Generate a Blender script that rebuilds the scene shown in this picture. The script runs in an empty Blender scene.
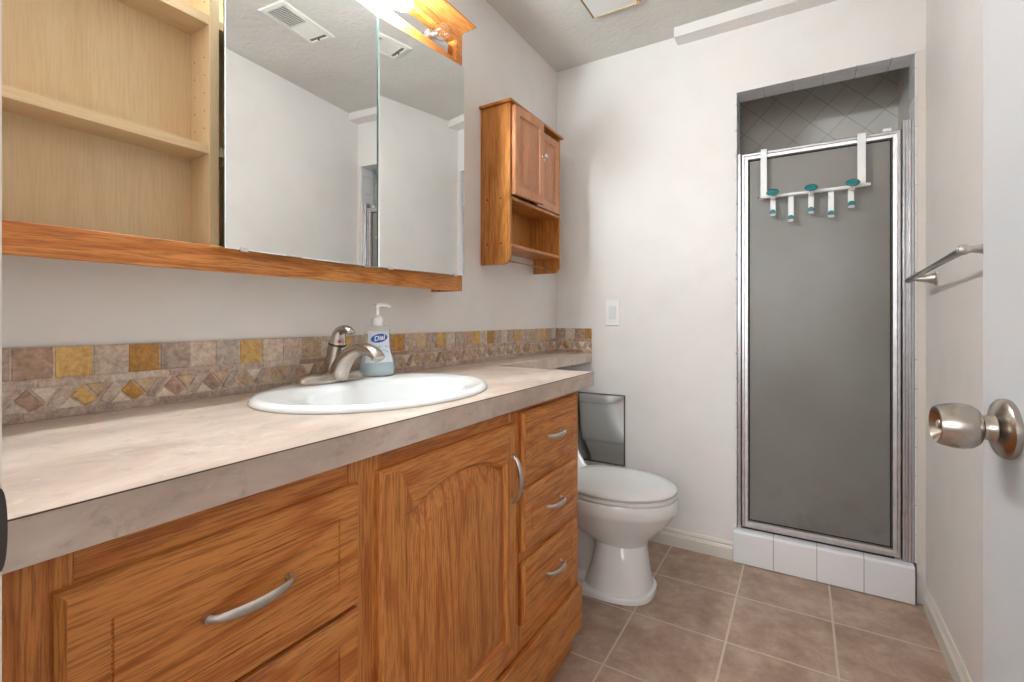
import bpy, bmesh, math, random
from mathutils import Vector, Matrix
random.seed(7)
S = bpy.context.scene
COL = S.collection
PI = math.pi

# ------------------------------------------------------------------ camera
cam_d = bpy.data.cameras.new('camera')
cam = bpy.data.objects.new('camera', cam_d); COL.objects.link(cam)
cam.location = (1.1113, 0.0, 1.0527)
cam.rotation_euler = (PI/2, 0, math.radians(31.1911))
cam_d.sensor_width = 36.0; cam_d.sensor_fit = 'HORIZONTAL'
cam_d.lens = 36.0*478.8277/1024
cam_d.shift_y = (319.0017-341.0)/1024
cam_d.clip_start = 0.01
S.camera = cam

# ------------------------------------------------------------------ world, light, exposure
w = bpy.data.worlds.new('world'); S.world = w; w.use_nodes = True
w.node_tree.nodes['Background'].inputs[0].default_value = (0.9, 0.95, 1.0, 1)
w.node_tree.nodes['Background'].inputs[1].default_value = 0.6
S.view_settings.view_transform = 'Standard'
S.view_settings.look = 'None'
S.view_settings.gamma = 1.0
S.view_settings.use_curve_mapping = False
S.view_settings.exposure = 0.66
BULB_STRENGTH = 268.0
FILL_POWER = 18.0
# added fill light behind the camera, set in a made-up hallway opening
wl = bpy.data.lights.new('hall_fill_light', 'AREA'); wl.shape = 'RECTANGLE'; wl.size = 1.0; wl.size_y = 1.1
wl.energy = FILL_POWER; wl.color = (0.97, 0.98, 1.0)
wlo = bpy.data.objects.new('hall_fill_light', wl); COL.objects.link(wlo)
wlo.location = (1.0, -1.60, 1.45)
wlo.rotation_euler = (math.radians(90), 0, 0)

# ------------------------------------------------------------------ helpers
def lin(c):
    c = c/255.0
    return c/12.92 if c <= 0.04045 else ((c+0.055)/1.055)**2.4
def rgb(r, g, b): return (lin(r), lin(g), lin(b), 1.0)

def mat(name, col, rough=0.5, metal=0.0, spec=0.5):
    m = bpy.data.materials.new(name); m.use_nodes = True
    b = m.node_tree.nodes['Principled BSDF']
    b.inputs['Base Color'].default_value = col
    b.inputs['Roughness'].default_value = rough
    b.inputs['Metallic'].default_value = metal
    b.inputs['Specular IOR Level'].default_value = spec
    return m
def N(m, t, **k):
    n = m.node_tree.nodes.new(t)
    for a, v in k.items(): setattr(n, a, v)
    return n
def L(m, a, b): m.node_tree.links.new(a, b)
def coords(m, scale=(1,1,1), rot=(0,0,0), loc=(0,0,0)):
    tc = N(m, 'ShaderNodeTexCoord'); mp = N(m, 'ShaderNodeMapping')
    mp.inputs['Scale'].default_value = scale; mp.inputs['Rotation'].default_value = rot
    mp.inputs['Location'].default_value = loc
    L(m, tc.outputs['Object'], mp.inputs[0]); return mp.outputs[0]
def noise(m, vec, scale, detail=4, rough=0.5, dist=0.0):
    n = N(m, 'ShaderNodeTexNoise'); n.inputs['Scale'].default_value = scale
    n.inputs['Detail'].default_value = detail; n.inputs['Roughness'].default_value = rough
    n.inputs['Distortion'].default_value = dist
    L(m, vec, n.inputs['Vector']); return n.outputs['Fac']
def ramp(m, fac, stops):
    r = N(m, 'ShaderNodeValToRGB'); e = r.color_ramp.elements
    while len(e) < len(stops): e.new(0.5)
    for i, (p, c) in enumerate(stops): e[i].position = p; e[i].color = c
    L(m, fac, r.inputs[0]); return r.outputs[0]
def bump(m, h, strength=0.2, dist=0.002):
    b = N(m, 'ShaderNodeBump'); b.inputs['Strength'].default_value = strength
    b.inputs['Distance'].default_value = dist
    L(m, h, b.inputs['Height']); L(m, b.outputs[0], m.node_tree.nodes['Principled BSDF'].inputs['Normal'])
def base(m, c): L(m, c, m.node_tree.nodes['Principled BSDF'].inputs['Base Color'])
def mix(m, fac, a, b, mode='MIX'):
    x = N(m, 'ShaderNodeMix', data_type='RGBA', blend_type=mode)
    if isinstance(fac, (int, float)): x.inputs[0].default_value = fac
    else: L(m, fac, x.inputs[0])
    for v, i in ((a, 6), (b, 7)):
        if isinstance(v, tuple): x.inputs[i].default_value = v
        else: L(m, v, x.inputs[i])
    return x.outputs[2]

# ---- materials
def wall_paint():
    m = mat('wall_paint', rgb(214, 206, 199), 0.55)
    v = coords(m); n = noise(m, v, 1.6, 3); n2 = noise(m, v, 9, 3)
    c = ramp(m, n, [(0.35, rgb(228, 222, 218)), (0.65, rgb(234, 230, 227))])
    base(m, mix(m, ramp(m, n2, [(0.45, (0,0,0,1)), (0.75, (0.25,0.25,0.25,1))]), c, rgb(218, 210, 204)))
    bump(m, noise(m, v, 130, 3), 0.12, 0.002); return m
def ceil_paint():
    m = mat('ceiling_texture', rgb(206, 198, 188), 0.8)
    v = coords(m); h = noise(m, v, 26, 5, 0.6, 0.8)
    base(m, ramp(m, noise(m, v, 3, 3), [(0.3, rgb(210, 205, 198)), (0.7, rgb(220, 216, 210))]))
    bump(m, ramp(m, h, [(0.42, (0,0,0,1)), (0.56, (1,1,1,1))]), 0.35, 0.004); return m
def wood(name, axis, light, mid, dark, fig=1.0, rough=0.38, pore=0.62):
    m = mat(name, mid, rough)
    sc = {'x': (0.045, 1, 1), 'y': (1, 0.045, 1), 'z': (1, 1, 0.045)}[axis]
    v = coords(m, sc)
    fine = noise(m, v, 360, 5, 0.65)
    sc2 = {'x': (0.12, 1, 1), 'y': (1, 0.12, 1), 'z': (1, 1, 0.12)}[axis]
    v2 = coords(m, sc2, loc=(0.37, 0.11, 0.23))
    warp = noise(m, v2, 7, 2, 0.45, 0.3)
    mul = N(m, 'ShaderNodeMath', operation='MULTIPLY'); L(m, warp, mul.inputs[0]); mul.inputs[1].default_value = 26*fig
    sn = N(m, 'ShaderNodeMath', operation='SINE'); m2 = N(m, 'ShaderNodeMath', operation='MULTIPLY')
    L(m, mul.outputs[0], m2.inputs[0]); m2.inputs[1].default_value = 2.6; L(m, m2.outputs[0], sn.inputs[0])
    rings = ramp(m, sn.outputs[0], [(0.0, (0,0,0,1)), (0.6, (0.3,0.3,0.3,1)), (1.0, (0.9,0.9,0.9,1))])
    c = mix(m, rings, light, mid)
    f = ramp(m, fine, [(0.40, (1,1,1,1)), (0.54, (0,0,0,1))])
    fm = mix(m, pore, (0,0,0,1), f)
    c = mix(m, fm, c, dark)
    base(m, c); bump(m, fine, 0.12, 0.0008)
    return m
OAK = (rgb(216, 142, 72), rgb(188, 108, 46), rgb(136, 68, 20))
oak_h = wood('oak_along_wall', 'y', *OAK)
oak_v = wood('oak_upright', 'z', *OAK)
oak_x = wood('oak_across', 'x', *OAK)
hon_v = wood('honey_oak_upright', 'z', rgb(200, 132, 62), rgb(172, 104, 40), rgb(128, 70, 22))
hon_h = wood('honey_oak_level', 'y', rgb(200, 132, 62), rgb(172, 104, 40), rgb(128, 70, 22))
pnk_v = wood('rosy_door_wood', 'z', rgb(206, 144, 104), rgb(194, 130, 90), rgb(168, 104, 66), 0.4)
map_v = wood('maple_plywood_upright', 'z', rgb(212, 184, 144), rgb(206, 175, 134), rgb(190, 156, 112), 0.22, 0.45, 0.35)
map_h = wood('maple_plywood_level', 'y', rgb(212, 184, 144), rgb(206, 175, 134), rgb(190, 156, 112), 0.22, 0.45, 0.35)
def laminate():
    m = mat('stone_look_laminate', rgb(200, 180, 163), 0.32)
    v = coords(m, (1, 0.45, 1)); v1 = coords(m, (1, 0.8, 1), loc=(3, 1, 2))
    c = ramp(m, noise(m, v, 9, 6, 0.6, 0.6), [(0.3, rgb(176, 158, 147)), (0.5, rgb(204, 184, 170)), (0.7, rgb(224, 208, 197))])
    ve = ramp(m, noise(m, v1, 22, 6, 0.65, 1.5), [(0.60, (0,0,0,1)), (0.74, (0.75,0.75,0.75,1))])
    c = mix(m, ve, c, rgb(232, 222, 212))
    dk = ramp(m, noise(m, v1, 40, 5, 0.7, 0.5), [(0.30, (0.55,0.55,0.55,1)), (0.46, (0,0,0,1))])
    base(m, mix(m, dk, c, rgb(165, 143, 126))); return m
lam = laminate()
def floor_tile():
    m = mat('floor_tile', rgb(150, 124, 108), 0.42)
    v = coords(m, loc=(-0.5935+0.3048*4, -2.0013+0.3048*9, 0))
    b = N(m, 'ShaderNodeTexBrick'); b.offset = 0; b.squash = 1
    b.inputs['Scale'].default_value = 1; b.inputs['Brick Width'].default_value = 0.3048
    b.inputs['Row Height'].default_value = 0.3048; b.inputs['Mortar Size'].default_value = 0.0042
    b.inputs['Mortar Smooth'].default_value = 0.3
    b.inputs['Color1'].default_value = (0.46, 0.46, 0.46, 1); b.inputs['Color2'].default_value = (0.54, 0.54, 0.54, 1)
    L(m, v, b.inputs['Vector'])
    t = ramp(m, noise(m, v, 8, 8, 0.72, 0.15), [(0.30, rgb(146, 120, 103)), (0.5, rgb(174, 147, 129)), (0.70, rgb(198, 175, 159))])
    t = mix(m, 0.5, t, b.outputs['Color'], 'OVERLAY')
    sp = ramp(m, noise(m, v, 60, 5, 0.7), [(0.30, (0.5,0.5,0.5,1)), (0.42, (0,0,0,1))])
    t = mix(m, sp, t, rgb(134, 108, 92))
    base(m, mix(m, b.outputs['Fac'], t, rgb(202, 186, 168)))
    inv = N(m, 'ShaderNodeMath', operation='SUBTRACT'); inv.inputs[0].default_value = 1; L(m, b.outputs['Fac'], inv.inputs[1])
    bump(m, inv.outputs[0], 0.5, 0.002); return m
def shower_tile():
    m = mat('shower_wall_tile', rgb(205, 200, 195), 0.3)
    tc = N(m, 'ShaderNodeTexCoord'); sx = N(m, 'ShaderNodeSeparateXYZ'); L(m, tc.outputs['Object'], sx.inputs[0])
    a = N(m, 'ShaderNodeMath', operation='ADD'); L(m, sx.outputs[0], a.inputs[0]); L(m, sx.outputs[1], a.inputs[1])
    cb = N(m, 'ShaderNodeCombineXYZ'); L(m, a.outputs[0], cb.inputs[0]); L(m, sx.outputs[2], cb.inputs[1])
    mp = N(m, 'ShaderNodeMapping'); mp.inputs['Rotation'].default_value = (0, 0, PI/4); L(m, cb.outputs[0], mp.inputs[0])
    b = N(m, 'ShaderNodeTexBrick'); b.offset = 0
    b.inputs['Scale'].default_value = 1; b.inputs['Brick Width'].default_value = 0.108
    b.inputs['Row Height'].default_value = 0.108; b.inputs['Mortar Size'].default_value = 0.0015
    b.inputs['Color1'].default_value = rgb(236, 230, 222); b.inputs['Color2'].default_value = rgb(230, 224, 216)
    b.inputs['Mortar'].default_value = rgb(188, 180, 170)
    L(m, mp.outputs[0], b.inputs['Vector']); base(m, b.outputs['Color']); return m
wallp = wall_paint(); ceilp = ceil_paint(); floorm = floor_tile(); showerm = shower_tile()
trimm = mat('white_trim_paint', rgb(222, 214, 204), 0.4)
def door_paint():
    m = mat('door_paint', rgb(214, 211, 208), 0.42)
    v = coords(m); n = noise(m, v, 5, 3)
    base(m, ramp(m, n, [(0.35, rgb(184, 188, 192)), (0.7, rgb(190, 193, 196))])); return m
doorm = door_paint()
white_tile = mat('white_glazed_tile', rgb(232, 230, 232), 0.12)
grout = mat('stained_grout', rgb(150, 132, 116), 0.8)
porc = mat('white_porcelain', rgb(242, 242, 242), 0.08)
seatm = mat('white_seat_plastic', rgb(232, 230, 228), 0.18)
def metal(name, col, rough, aniso=False):
    m = mat(name, col, rough, 1.0)
    v = coords(m); base(m, ramp(m, noise(m, v, 30, 4, 0.6), [(0.3, tuple(c*0.82 for c in col[:3])+(1,)), (0.7, col)])); return m
nickel = metal('brushed_nickel', rgb(200, 190, 180), 0.27)
pull_m = metal('satin_nickel_pull', rgb(214, 208, 202), 0.3)
alu = metal('shower_frame_aluminium', rgb(222, 220, 222), 0.34)
pewter = metal('dark_pewter_bar', rgb(150, 146, 142), 0.25)
knobm = metal('worn_satin_knob_metal', rgb(186, 176, 166), 0.26)
strikem = metal('dark_bronzed_steel', rgb(96, 88, 86), 0.4)
chrome = mat('chrome', rgb(226, 226, 230), 0.08, 1.0)
brass = mat('brass_frame', rgb(190, 160, 110), 0.25, 1.0)
mirror = mat('mirror_silver', (0.90, 0.92, 0.915, 1), 0.0, 1.0)
mir_edge = mat('mirror_glass_edge', rgb(46, 76, 74), 0.45)
black = mat('black_gap', rgb(20, 14, 10), 0.8)
dark_edge = mat('laminate_seam', rgb(92, 70, 56), 0.6)
whitep = mat('white_plastic', rgb(238, 236, 234), 0.35)
teal = mat('teal_plastic', rgb(38, 116, 120), 0.25)
red = mat('red_dot', rgb(200, 40, 50), 0.4)
blue = mat('blue_label', rgb(16, 84, 168), 0.35)
labelw = mat('pale_label', rgb(232, 234, 242), 0.4)
labelw.node_tree.nodes['Principled BSDF'].inputs['Transmission Weight'].default_value = 0.25
lblue = mat('light_blue_label_print', rgb(130, 190, 226), 0.4)
gritm = mat('vent_enamel', rgb(226, 222, 214), 0.45)
vdark = mat('duct_dark', rgb(60, 58, 56), 0.9)
ductm = mat('duct_grey', rgb(120, 118, 114), 0.9)
def obscure_glass():
    m = mat('obscure_glass', rgb(166, 163, 156), 0.3)
    b = m.node_tree.nodes['Principled BSDF']
    v = coords(m)
    c = ramp(m, noise(m, v, 4, 3), [(0.3, rgb(158, 155, 148)), (0.7, rgb(172, 169, 163))])
    # hard-water stains near the bottom left
    sx = N(m, 'ShaderNodeSeparateXYZ'); tc = N(m, 'ShaderNodeTexCoord'); L(m, tc.outputs['Object'], sx.inputs[0])
    mr = N(m, 'ShaderNodeMapRange'); mr.inputs[1].default_value = 0.42; mr.inputs[2].default_value = 0.24; L(m, sx.outputs[2], mr.inputs[0])
    st = ramp(m, noise(m, v, 9, 4, 0.6), [(0.5, (0,0,0,1)), (0.72, (0.6,0.6,0.6,1))])
    f = mix(m, 1.0, st, mr.outputs[0], 'MULTIPLY')
    base(m, mix(m, f, c, rgb(118, 106, 96)))
    b.inputs['Transmission Weight'].default_value = 0.5
    bump(m, noise(m, v, 260, 2), 0.25, 0.002); return m
obsc = obscure_glass()
def glass(name, col, rough=0.02, ior=1.45):
    m = mat(name, col, rough); b = m.node_tree.nodes['Principled BSDF']
    b.inputs['Transmission Weight'].default_value = 1.0; b.inputs['IOR'].default_value = ior; return m
clear = glass('clear_glass', (1, 1, 1, 1))
clearp = glass('clear_plastic', (0.97, 0.99, 1.0, 1), 0.04, 1.06)
soapm = glass('pale_blue_soap', (0.84, 0.96, 1.0, 1), 0.1, 1.05)
soapm.node_tree.nodes['Principled BSDF'].inputs['Transmission Weight'].default_value = 0.45
def emis(name, col, s):
    m = mat(name, col, 0.4); b = m.node_tree.nodes['Principled BSDF']
    b.inputs['Emission Color'].default_value = col; b.inputs['Emission Strength'].default_value = s; return m
bulbm = emis('lit_bulb', (0.83, 0.955, 1.0, 1), BULB_STRENGTH)
diffm = mat('frosted_diffuser', rgb(226, 224, 220), 0.5)
def stone():
    m = mat('tumbled_stone', (1, 1, 1, 1), 0.55)
    at = N(m, 'ShaderNodeVertexColor', layer_name='Col')
    v = coords(m); n = noise(m, v, 70, 8, 0.78, 0.3)
    c = mix(m, 0.55, at.outputs[0], ramp(m, n, [(0.36, (0.16,0.16,0.16,1)), (0.64, (0.86,0.86,0.86,1))]), 'OVERLAY')
    base(m, c); bump(m, noise(m, v, 160, 5, 0.7), 0.5, 0.002); return m
stonem = stone()

# ---- mesh builders
def link(name, bm, mats, parent=None, smooth=False, bevel=0.0, seg=2):
    me = bpy.data.meshes.new(name)
    bmesh.ops.recalc_face_normals(bm, faces=bm.faces[:])
    bm.to_mesh(me); bm.free()
    for mm in (mats if isinstance(mats, (list, tuple)) else [mats]): me.materials.append(mm)
    if smooth:
        for p in me.polygons: p.use_smooth = True
    o = bpy.data.objects.new(name, me); COL.objects.link(o)
    if parent is not None:
        o.parent = parent
        o.matrix_parent_inverse = world_mat(parent).inverted()
    if bevel:
        md = o.modifiers.new('bevel', 'BEVEL'); md.width = bevel; md.segments = seg; md.limit_method = 'ANGLE'
        md.angle_limit = math.radians(40); md.harden_normals = False
    if smooth == 'auto' or bevel:
        for p in me.polygons: p.use_smooth = True
        try: me.set_sharp_from_angle(angle=math.radians(38))
        except Exception: pass
    return o
def world_mat(o):
    m = o.matrix_basis.copy()
    if o.parent: m = world_mat(o.parent) @ o.matrix_parent_inverse @ m
    return m
def B(bm, x0, x1, y0, y1, z0, z1, mi=0):
    vs = [bm.verts.new(p) for p in ((x0,y0,z0),(x1,y0,z0),(x1,y1,z0),(x0,y1,z0),(x0,y0,z1),(x1,y0,z1),(x1,y1,z1),(x0,y1,z1))]
    fs = []
    for q in ((0,3,2,1),(4,5,6,7),(0,1,5,4),(1,2,6,5),(2,3,7,6),(3,0,4,7)):
        f = bm.faces.new([vs[i] for i in q]); f.material_index = mi; fs.append(f)
    return fs
def loft(bm, loops, cap0=True, cap1=True, mi=0, closed=False):
    rows = [[bm.verts.new(p) for p in lp] for lp in loops]
    n = len(rows[0])
    pairs = list(zip(rows, rows[1:]))
    if closed: pairs.append((rows[-1], rows[0]))
    for a, b in pairs:
        for i in range(n):
            f = bm.faces.new((a[i], a[(i+1) % n], b[(i+1) % n], b[i])); f.material_index = mi
    if cap0 and not closed: bm.faces.new(rows[0][::-1]).material_index = mi
    if cap1 and not closed: bm.faces.new(rows[-1]).material_index = mi
    return rows
def ringpts(c, n1, n2, r1, r2, n=24):
    c = Vector(c); return [c + n1*(r1*math.cos(2*PI*i/n)) + n2*(r2*math.sin(2*PI*i/n)) for i in range(n)]
def frame_of(d):
    d = d.normalized(); up = Vector((0,0,1)) if abs(d.z) < 0.95 else Vector((0,1,0))
    a = d.cross(up).normalized(); b = a.cross(d).normalized(); return a, b
def lathe(bm, origin, axis, prof, n=32, mi=0, cap0=True, cap1=True):
    """prof: list of (distance along axis, radius)"""
    o = Vector(origin); ax = Vector(axis).normalized(); a, b = frame_of(ax)
    loft(bm, [ringpts(o+ax*t, a, b, max(r, 1e-4), max(r, 1e-4), n) for t, r in prof], cap0, cap1, mi)
def tube(bm, pts, rads, n=14, mi=0, flat=None):
    """swept tube; rads number, or list of r or (ra, rb); keeps a stable frame"""
    pts = [Vector(p) for p in pts]
    if not isinstance(rads, (list, tuple)): rads = [rads]*len(pts)
    loops = []; ref = None
    for i, p in enumerate(pts):
        d = (pts[min(i+1, len(pts)-1)] - pts[max(i-1, 0)]).normalized()
        if ref is None: a, b = frame_of(d)
        else:
            a = (ref - d*ref.dot(d)).normalized(); b = d.cross(a)
        ref = a
        r = rads[i]; ra, rb = (r if isinstance(r, (list, tuple)) else (r, r))
        loops.append([p + a*(ra*math.cos(2*PI*k/n)) + b*(rb*math.sin(2*PI*k/n)) for k in range(n)])
    loft(bm, loops, mi=mi)
def catmull(pts, k=6):
    P = [Vector(p) for p in pts]; out = []
    for i in range(len(P)-1):
        p0 = P[max(i-1,0)]; p1 = P[i]; p2 = P[i+1]; p3 = P[min(i+2, len(P)-1)]
        for j in range(k):
            t = j/k
            out.append(0.5*((2*p1)+(p2-p0)*t+(2*p0-5*p1+4*p2-p3)*t*t+(3*p1-p0-3*p2+p3)*t**3))
    out.append(P[-1]); return out
def struct(name, bm, m, **k):
    o = link(name, bm, m, **k); o['kind'] = 'structure'; return o
def thing(name, label, cat, loc=(0,0,0), rotz=0, group=None):
    o = bpy.data.objects.new(name, None); COL.objects.link(o); o.location = loc; o.rotation_euler = (0,0,rotz)
    o.empty_display_size = 0.05
    tag(o, label, cat, group); return o
def tag(o, label, cat, group=None):
    o['label'] = label; o['category'] = cat
    if group: o['group'] = group
    return o
def part(name, fn, mats, parent, label=None, **k):
    bm = bmesh.new(); fn(bm); o = link(name, bm, mats, parent, **k)
    if label: o['label'] = label
    return o
def copy_tree(o, parent=None):
    c = o.copy(); COL.objects.link(c)
    if parent is not None: c.parent = parent
    for ch in list(o.children): copy_tree(ch, c)
    return c

H = 2.3607; W = 1.5008; D = 2.2944; YE = 0.098; YH = -1.55
JL = 0.65; JR = 1.375; HEAD = 2.05
OX0, OX1, OZ0, OZ1 = 0.8625, 1.4757, 0.0, 2.0447

# ------------------------------------------------------------------ room shell
bm = bmesh.new(); B(bm, -0.1, W+0.1, YH, 3.30, -0.08, 0); struct('floor', bm, floorm)
bm = bmesh.new(); B(bm, -0.1, W+0.1, YH, D+0.12, H, H+0.08); struct('ceiling', bm, ceilp)
bm = bmesh.new(); B(bm, -0.1, 0, -0.03, D+0.12, 0, H); struct('wall_left', bm, wallp)
bm = bmesh.new(); B(bm, W, W+0.1, -0.03, D+0.12, 0, H); struct('wall_right', bm, wallp)
bm = bmesh.new()
B(bm, 0, OX0, D, D+0.11, 0, H); B(bm, OX1, W, D, D+0.11, 0, H); B(bm, OX0, OX1, D, D+0.11, OZ1, H)
struct('wall_back', bm, wallp)
bm = bmesh.new()
B(bm, 0, JL-0.02, -0.03, YE, 0, H); B(bm, JR+0.02, W, -0.03, YE, 0, H); B(bm, JL-0.02, JR+0.02, -0.03, YE, HEAD+0.02, H)
struct('wall_front', bm, wallp)
# hallway the photo is taken from
bm = bmesh.new()
B(bm, -0.1, 0.5, YH-0.1, YH, 0, H); B(bm, 1.5, W+0.1, YH-0.1, YH, 0, H); B(bm, 0.5, 1.5, YH-0.1, YH, 0, 0.9); B(bm, 0.5, 1.5, YH-0.1, YH, 2.0, H)
struct('wall_hall_back', bm, wallp)
bm = bmesh.new()
B(bm, 0.5, 0.54, YH-0.04, YH-0.005, 0.9, 2.0); B(bm, 1.46, 1.5, YH-0.04, YH-0.005, 0.9, 2.0); B(bm, 0.5, 1.5, YH-0.04, YH-0.005, 0.9, 0.94); B(bm, 0.5, 1.5, YH-0.04, YH-0.005, 1.96, 2.0); B(bm, 0.5, 1.5, YH-0.035, YH-0.01, 1.43, 1.46)
struct('added_window_1', bm, trimm)  # unseen sash and its wall opening, made up to go with the fill light
bm = bmesh.new(); B(bm, -0.2, -0.1, YH, -0.03, 0, H); struct('wall_hall_left', bm, wallp)
bm = bmesh.new(); B(bm, W+0.1, W+0.2, YH, -0.03, 0, H); struct('wall_hall_right', bm, wallp)
# door lining (jambs and head), casing
bm = bmesh.new()
B(bm, JL-0.02, JL, -0.03, YE, 0, HEAD); B(bm, JR, JR+0.02, -0.03, YE, 0, HEAD); B(bm, JL-0.02, JR+0.02, -0.03, YE, HEAD, HEAD+0.02)
struct('trim_1', bm, trimm)
# soffit beam over the shower wall
bm = bmesh.new(); B(bm, 0.62, W, 2.215, D, 2.317, H); struct('trim_2', bm, wallp)

def baseboard(name, p0, p1, nrm, h=0.078):
    """profiled board from p0 to p1 (floor points), nrm = direction into the room"""
    p0 = Vector((p0[0], p0[1], 0)); p1 = Vector((p1[0], p1[1], 0)); n = Vector((nrm[0], nrm[1], 0))
    prof = [(0,0),(0.012,0),(0.012,h*0.62),(0.0095,h*0.66),(0.0095,h*0.70),(0.006,h*0.76),(0.0075,h*0.86),(0.004,h),(0,h)]
    bm = bmesh.new()
    loft(bm, [[q + n*a + Vector((0,0,b)) for a, b in prof] for q in (p0, p1)])
    return struct(name, bm, trimm)
baseboard('baseboard_back', (0.0, D), (0.853, D), (0, -1))
baseboard('baseboard_right', (W, YE), (W, 2.262), (-1, 0), 0.085)

# ------------------------------------------------------------------ shower alcove
bm = bmesh.new()
sx0, sx1, sy0, sy1, sz = 0.70, 1.5008, D+0.11, 2.90, 2.28
B(bm, sx0-0.06, sx0, sy0, sy1, 0, sz); B(bm, sx1, sx1+0.06, sy0, sy1, 0, sz); B(bm, sx0-0.06, sx1+0.06, sy1, sy1+0.06, 0, sz)
B(bm, sx0-0.06, sx1+0.06, sy0, sy1+0.06, sz, sz+0.05)
struct('wall_shower', bm, showerm)
# tiled reveal of the opening: one tile course on each side and overhead, with grout gaps
def reveal(bm):
    t = 0.006; g = 0.0012; y0, y1 = D-0.001, D+0.112
    z = 0.145
    while z < OZ1-0.01:                       # right side reveal and left side reveal
        z1 = min(z+0.108, OZ1-t)
        B(bm, OX1-t, OX1, y0, y1, z+g, z1-g); B(bm, OX0, OX0+t, y0, y1, z+g, z1-g)
        z = z1+1e-4 if z1 < OZ1-t-1e-3 else 9
    x = OX0
    while x < OX1-0.005:
        x1 = min(x+0.108, OX1)
        B(bm, x+g, x1-g, y0, D+0.052, OZ1-t, OZ1); B(bm, x+g, x1-g, D+0.054, y1, OZ1-t, OZ1)
        x = x1
bm = bmesh.new(); reveal(bm); struct('trim_3', bm, white_tile, bevel=0.0012)
bm = bmesh.new()
for k in range(9): B(bm, OX1+0.0005, W-0.0005, D-0.004, D-0.0003, 0.145+k*0.211, 0.145+(k+1)*0.211-0.0008)
struct('trim_4', bm, trimm)
# curb of white bullnose tiles
root = thing('shower_curb', 'low curb of white glazed tiles along the foot of the shower door', 'curb', (1.16, 2.33, 0))
part('curb_core', lambda b: B(b, OX0-0.006, 1.468, 2.2745, D+0.20, 0, 0.136), grout, root, 'brown stained grout and core')
def curb_tile(x0, x1):
    def f(b):
        prof = [(2.274, 0.004)]
        prof = [(2.268, 0.004), (2.268, 0.128)]
        for k in range(1, 7):
            a = PI/2*k/6; prof.append((2.268+0.012*(1-math.cos(a)), 0.128+0.012*math.sin(a)))
        prof += [(2.268+0.05, 0.1415), (2.268+0.05, 0.135), (2.277, 0.130), (2.277, 0.004)]
        loft(b, [[(x, y, z) for y, z in prof] for x in (x0, x1)])
    return f
cx = [0.8565, 1.010, 1.1625, 1.315, 1.468]
for a, b_ in zip(cx, cx[1:]):
    part('curb_tile', curb_tile(a+0.001, b_-0.001), white_tile, root, smooth='auto')
    part('curb_top_tile', lambda b: B(b, a+0.001, b_-0.001, 2.3205, D+0.19, 0.137, 0.1425), white_tile, root, bevel=0.001)

# shower enclosure: jamb channels + framed door with obscure glass
YS = D+0.014
def ringrect(bm, loops, mi=0, cap=True):
    """loops: list of (x0,x1,z0,z1,y) -> mitred profile frame"""
    loft(bm, [[(a, y, c), (b, y, c), (b, y, d), (a, y, d)] for a, b, c, d, y in loops], cap0=False, cap1=cap, mi=mi)
root = thing('shower_frame', 'aluminium side channels fixed to the sides of the shower opening', 'door frame', (1.16, YS, 0.14))
def chan(b, x0, x1, z0, z1, ridges):
    n = len(ridges); w_ = (x1-x0)/n
    for i, dy in enumerate(ridges):
        B(b, x0+i*w_+0.0006, x0+(i+1)*w_-0.0006, YS-dy, YS+0.028, z0, z1)
    B(b, x0, x1, YS-0.001, YS+0.027, z0, z1)
part('side_channel', lambda b: chan(b, 0.8695, 0.884, 0.143, 1.772, (0.004, 0.010)), alu, root, bevel=0.0012)
part('side_channel', lambda b: chan(b, 1.4345, 1.4695, 0.143, 1.80, (0.010, 0.003, 0.012, 0.006)), alu, root, bevel=0.0015)
root = thing('shower_door', 'tall framed shower door with grey obscure glass', 'shower door', (0.885, YS, 0.15))
X0, X1, Z0, Z1 = 0.886, 1.432, 0.150, 1.768
def dfr(b):
    f = 0.028
    ringrect(b, [(X0,X1,Z0,Z1,YS+0.022),(X0,X1,Z0,Z1,YS-0.004),(X0+0.003,X1-0.003,Z0+0.003,Z1-0.003,YS-0.008),
                 (X0+0.011,X1-0.011,Z0+0.011,Z1-0.011,YS-0.008),(X0+0.013,X1-0.013,Z0+0.013,Z1-0.013,YS-0.003),
                 (X0+f-0.004,X1-f+0.004,Z0+f-0.004,Z1-f+0.004,YS-0.001),(X0+f,X1-f,Z0+f,Z1-f,YS+0.006),
                 (X0+f,X1-f,Z0+f,Z1-f,YS+0.022)], cap=False)
    bmesh.ops.remove_doubles(b, verts=b.verts[:], dist=1e-6)
part('door_frame', dfr, alu, root, smooth='auto')
f = 0.028
part('glass_pane', lambda b: B(b, X0+f-0.002, X1-f+0.002, YS+0.010, YS+0.015, Z0+f-0.002, Z1-f+0.002), obsc, root, 'grey obscure glass')
part('gasket', lambda b: ringrect(b, [(X0+f-0.001,X1-f+0.001,Z0+f-0.001,Z1-f+0.001,YS+0.0095),(X0+f+0.003,X1-f-0.003,Z0+f+0.003,Z1-f-0.003,YS+0.008),(X0+f+0.004,X1-f-0.004,Z0+f+0.004,Z1-f-0.004,YS+0.010)], cap=False), black, root, 'dark thin gasket')
part('drip_sweep', lambda b: B(b, X0, X1-0.02, YS-0.003, YS+0.006, 0.1435, 0.150), vdark, root, 'dark sweep under the door')
part('pivot_bracket', lambda b: B(b, 1.375, 1.405, YS+0.0, YS+0.018, Z1+0.0005, Z1+0.016), chrome, root, 'small chrome bracket', bevel=0.002)

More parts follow.
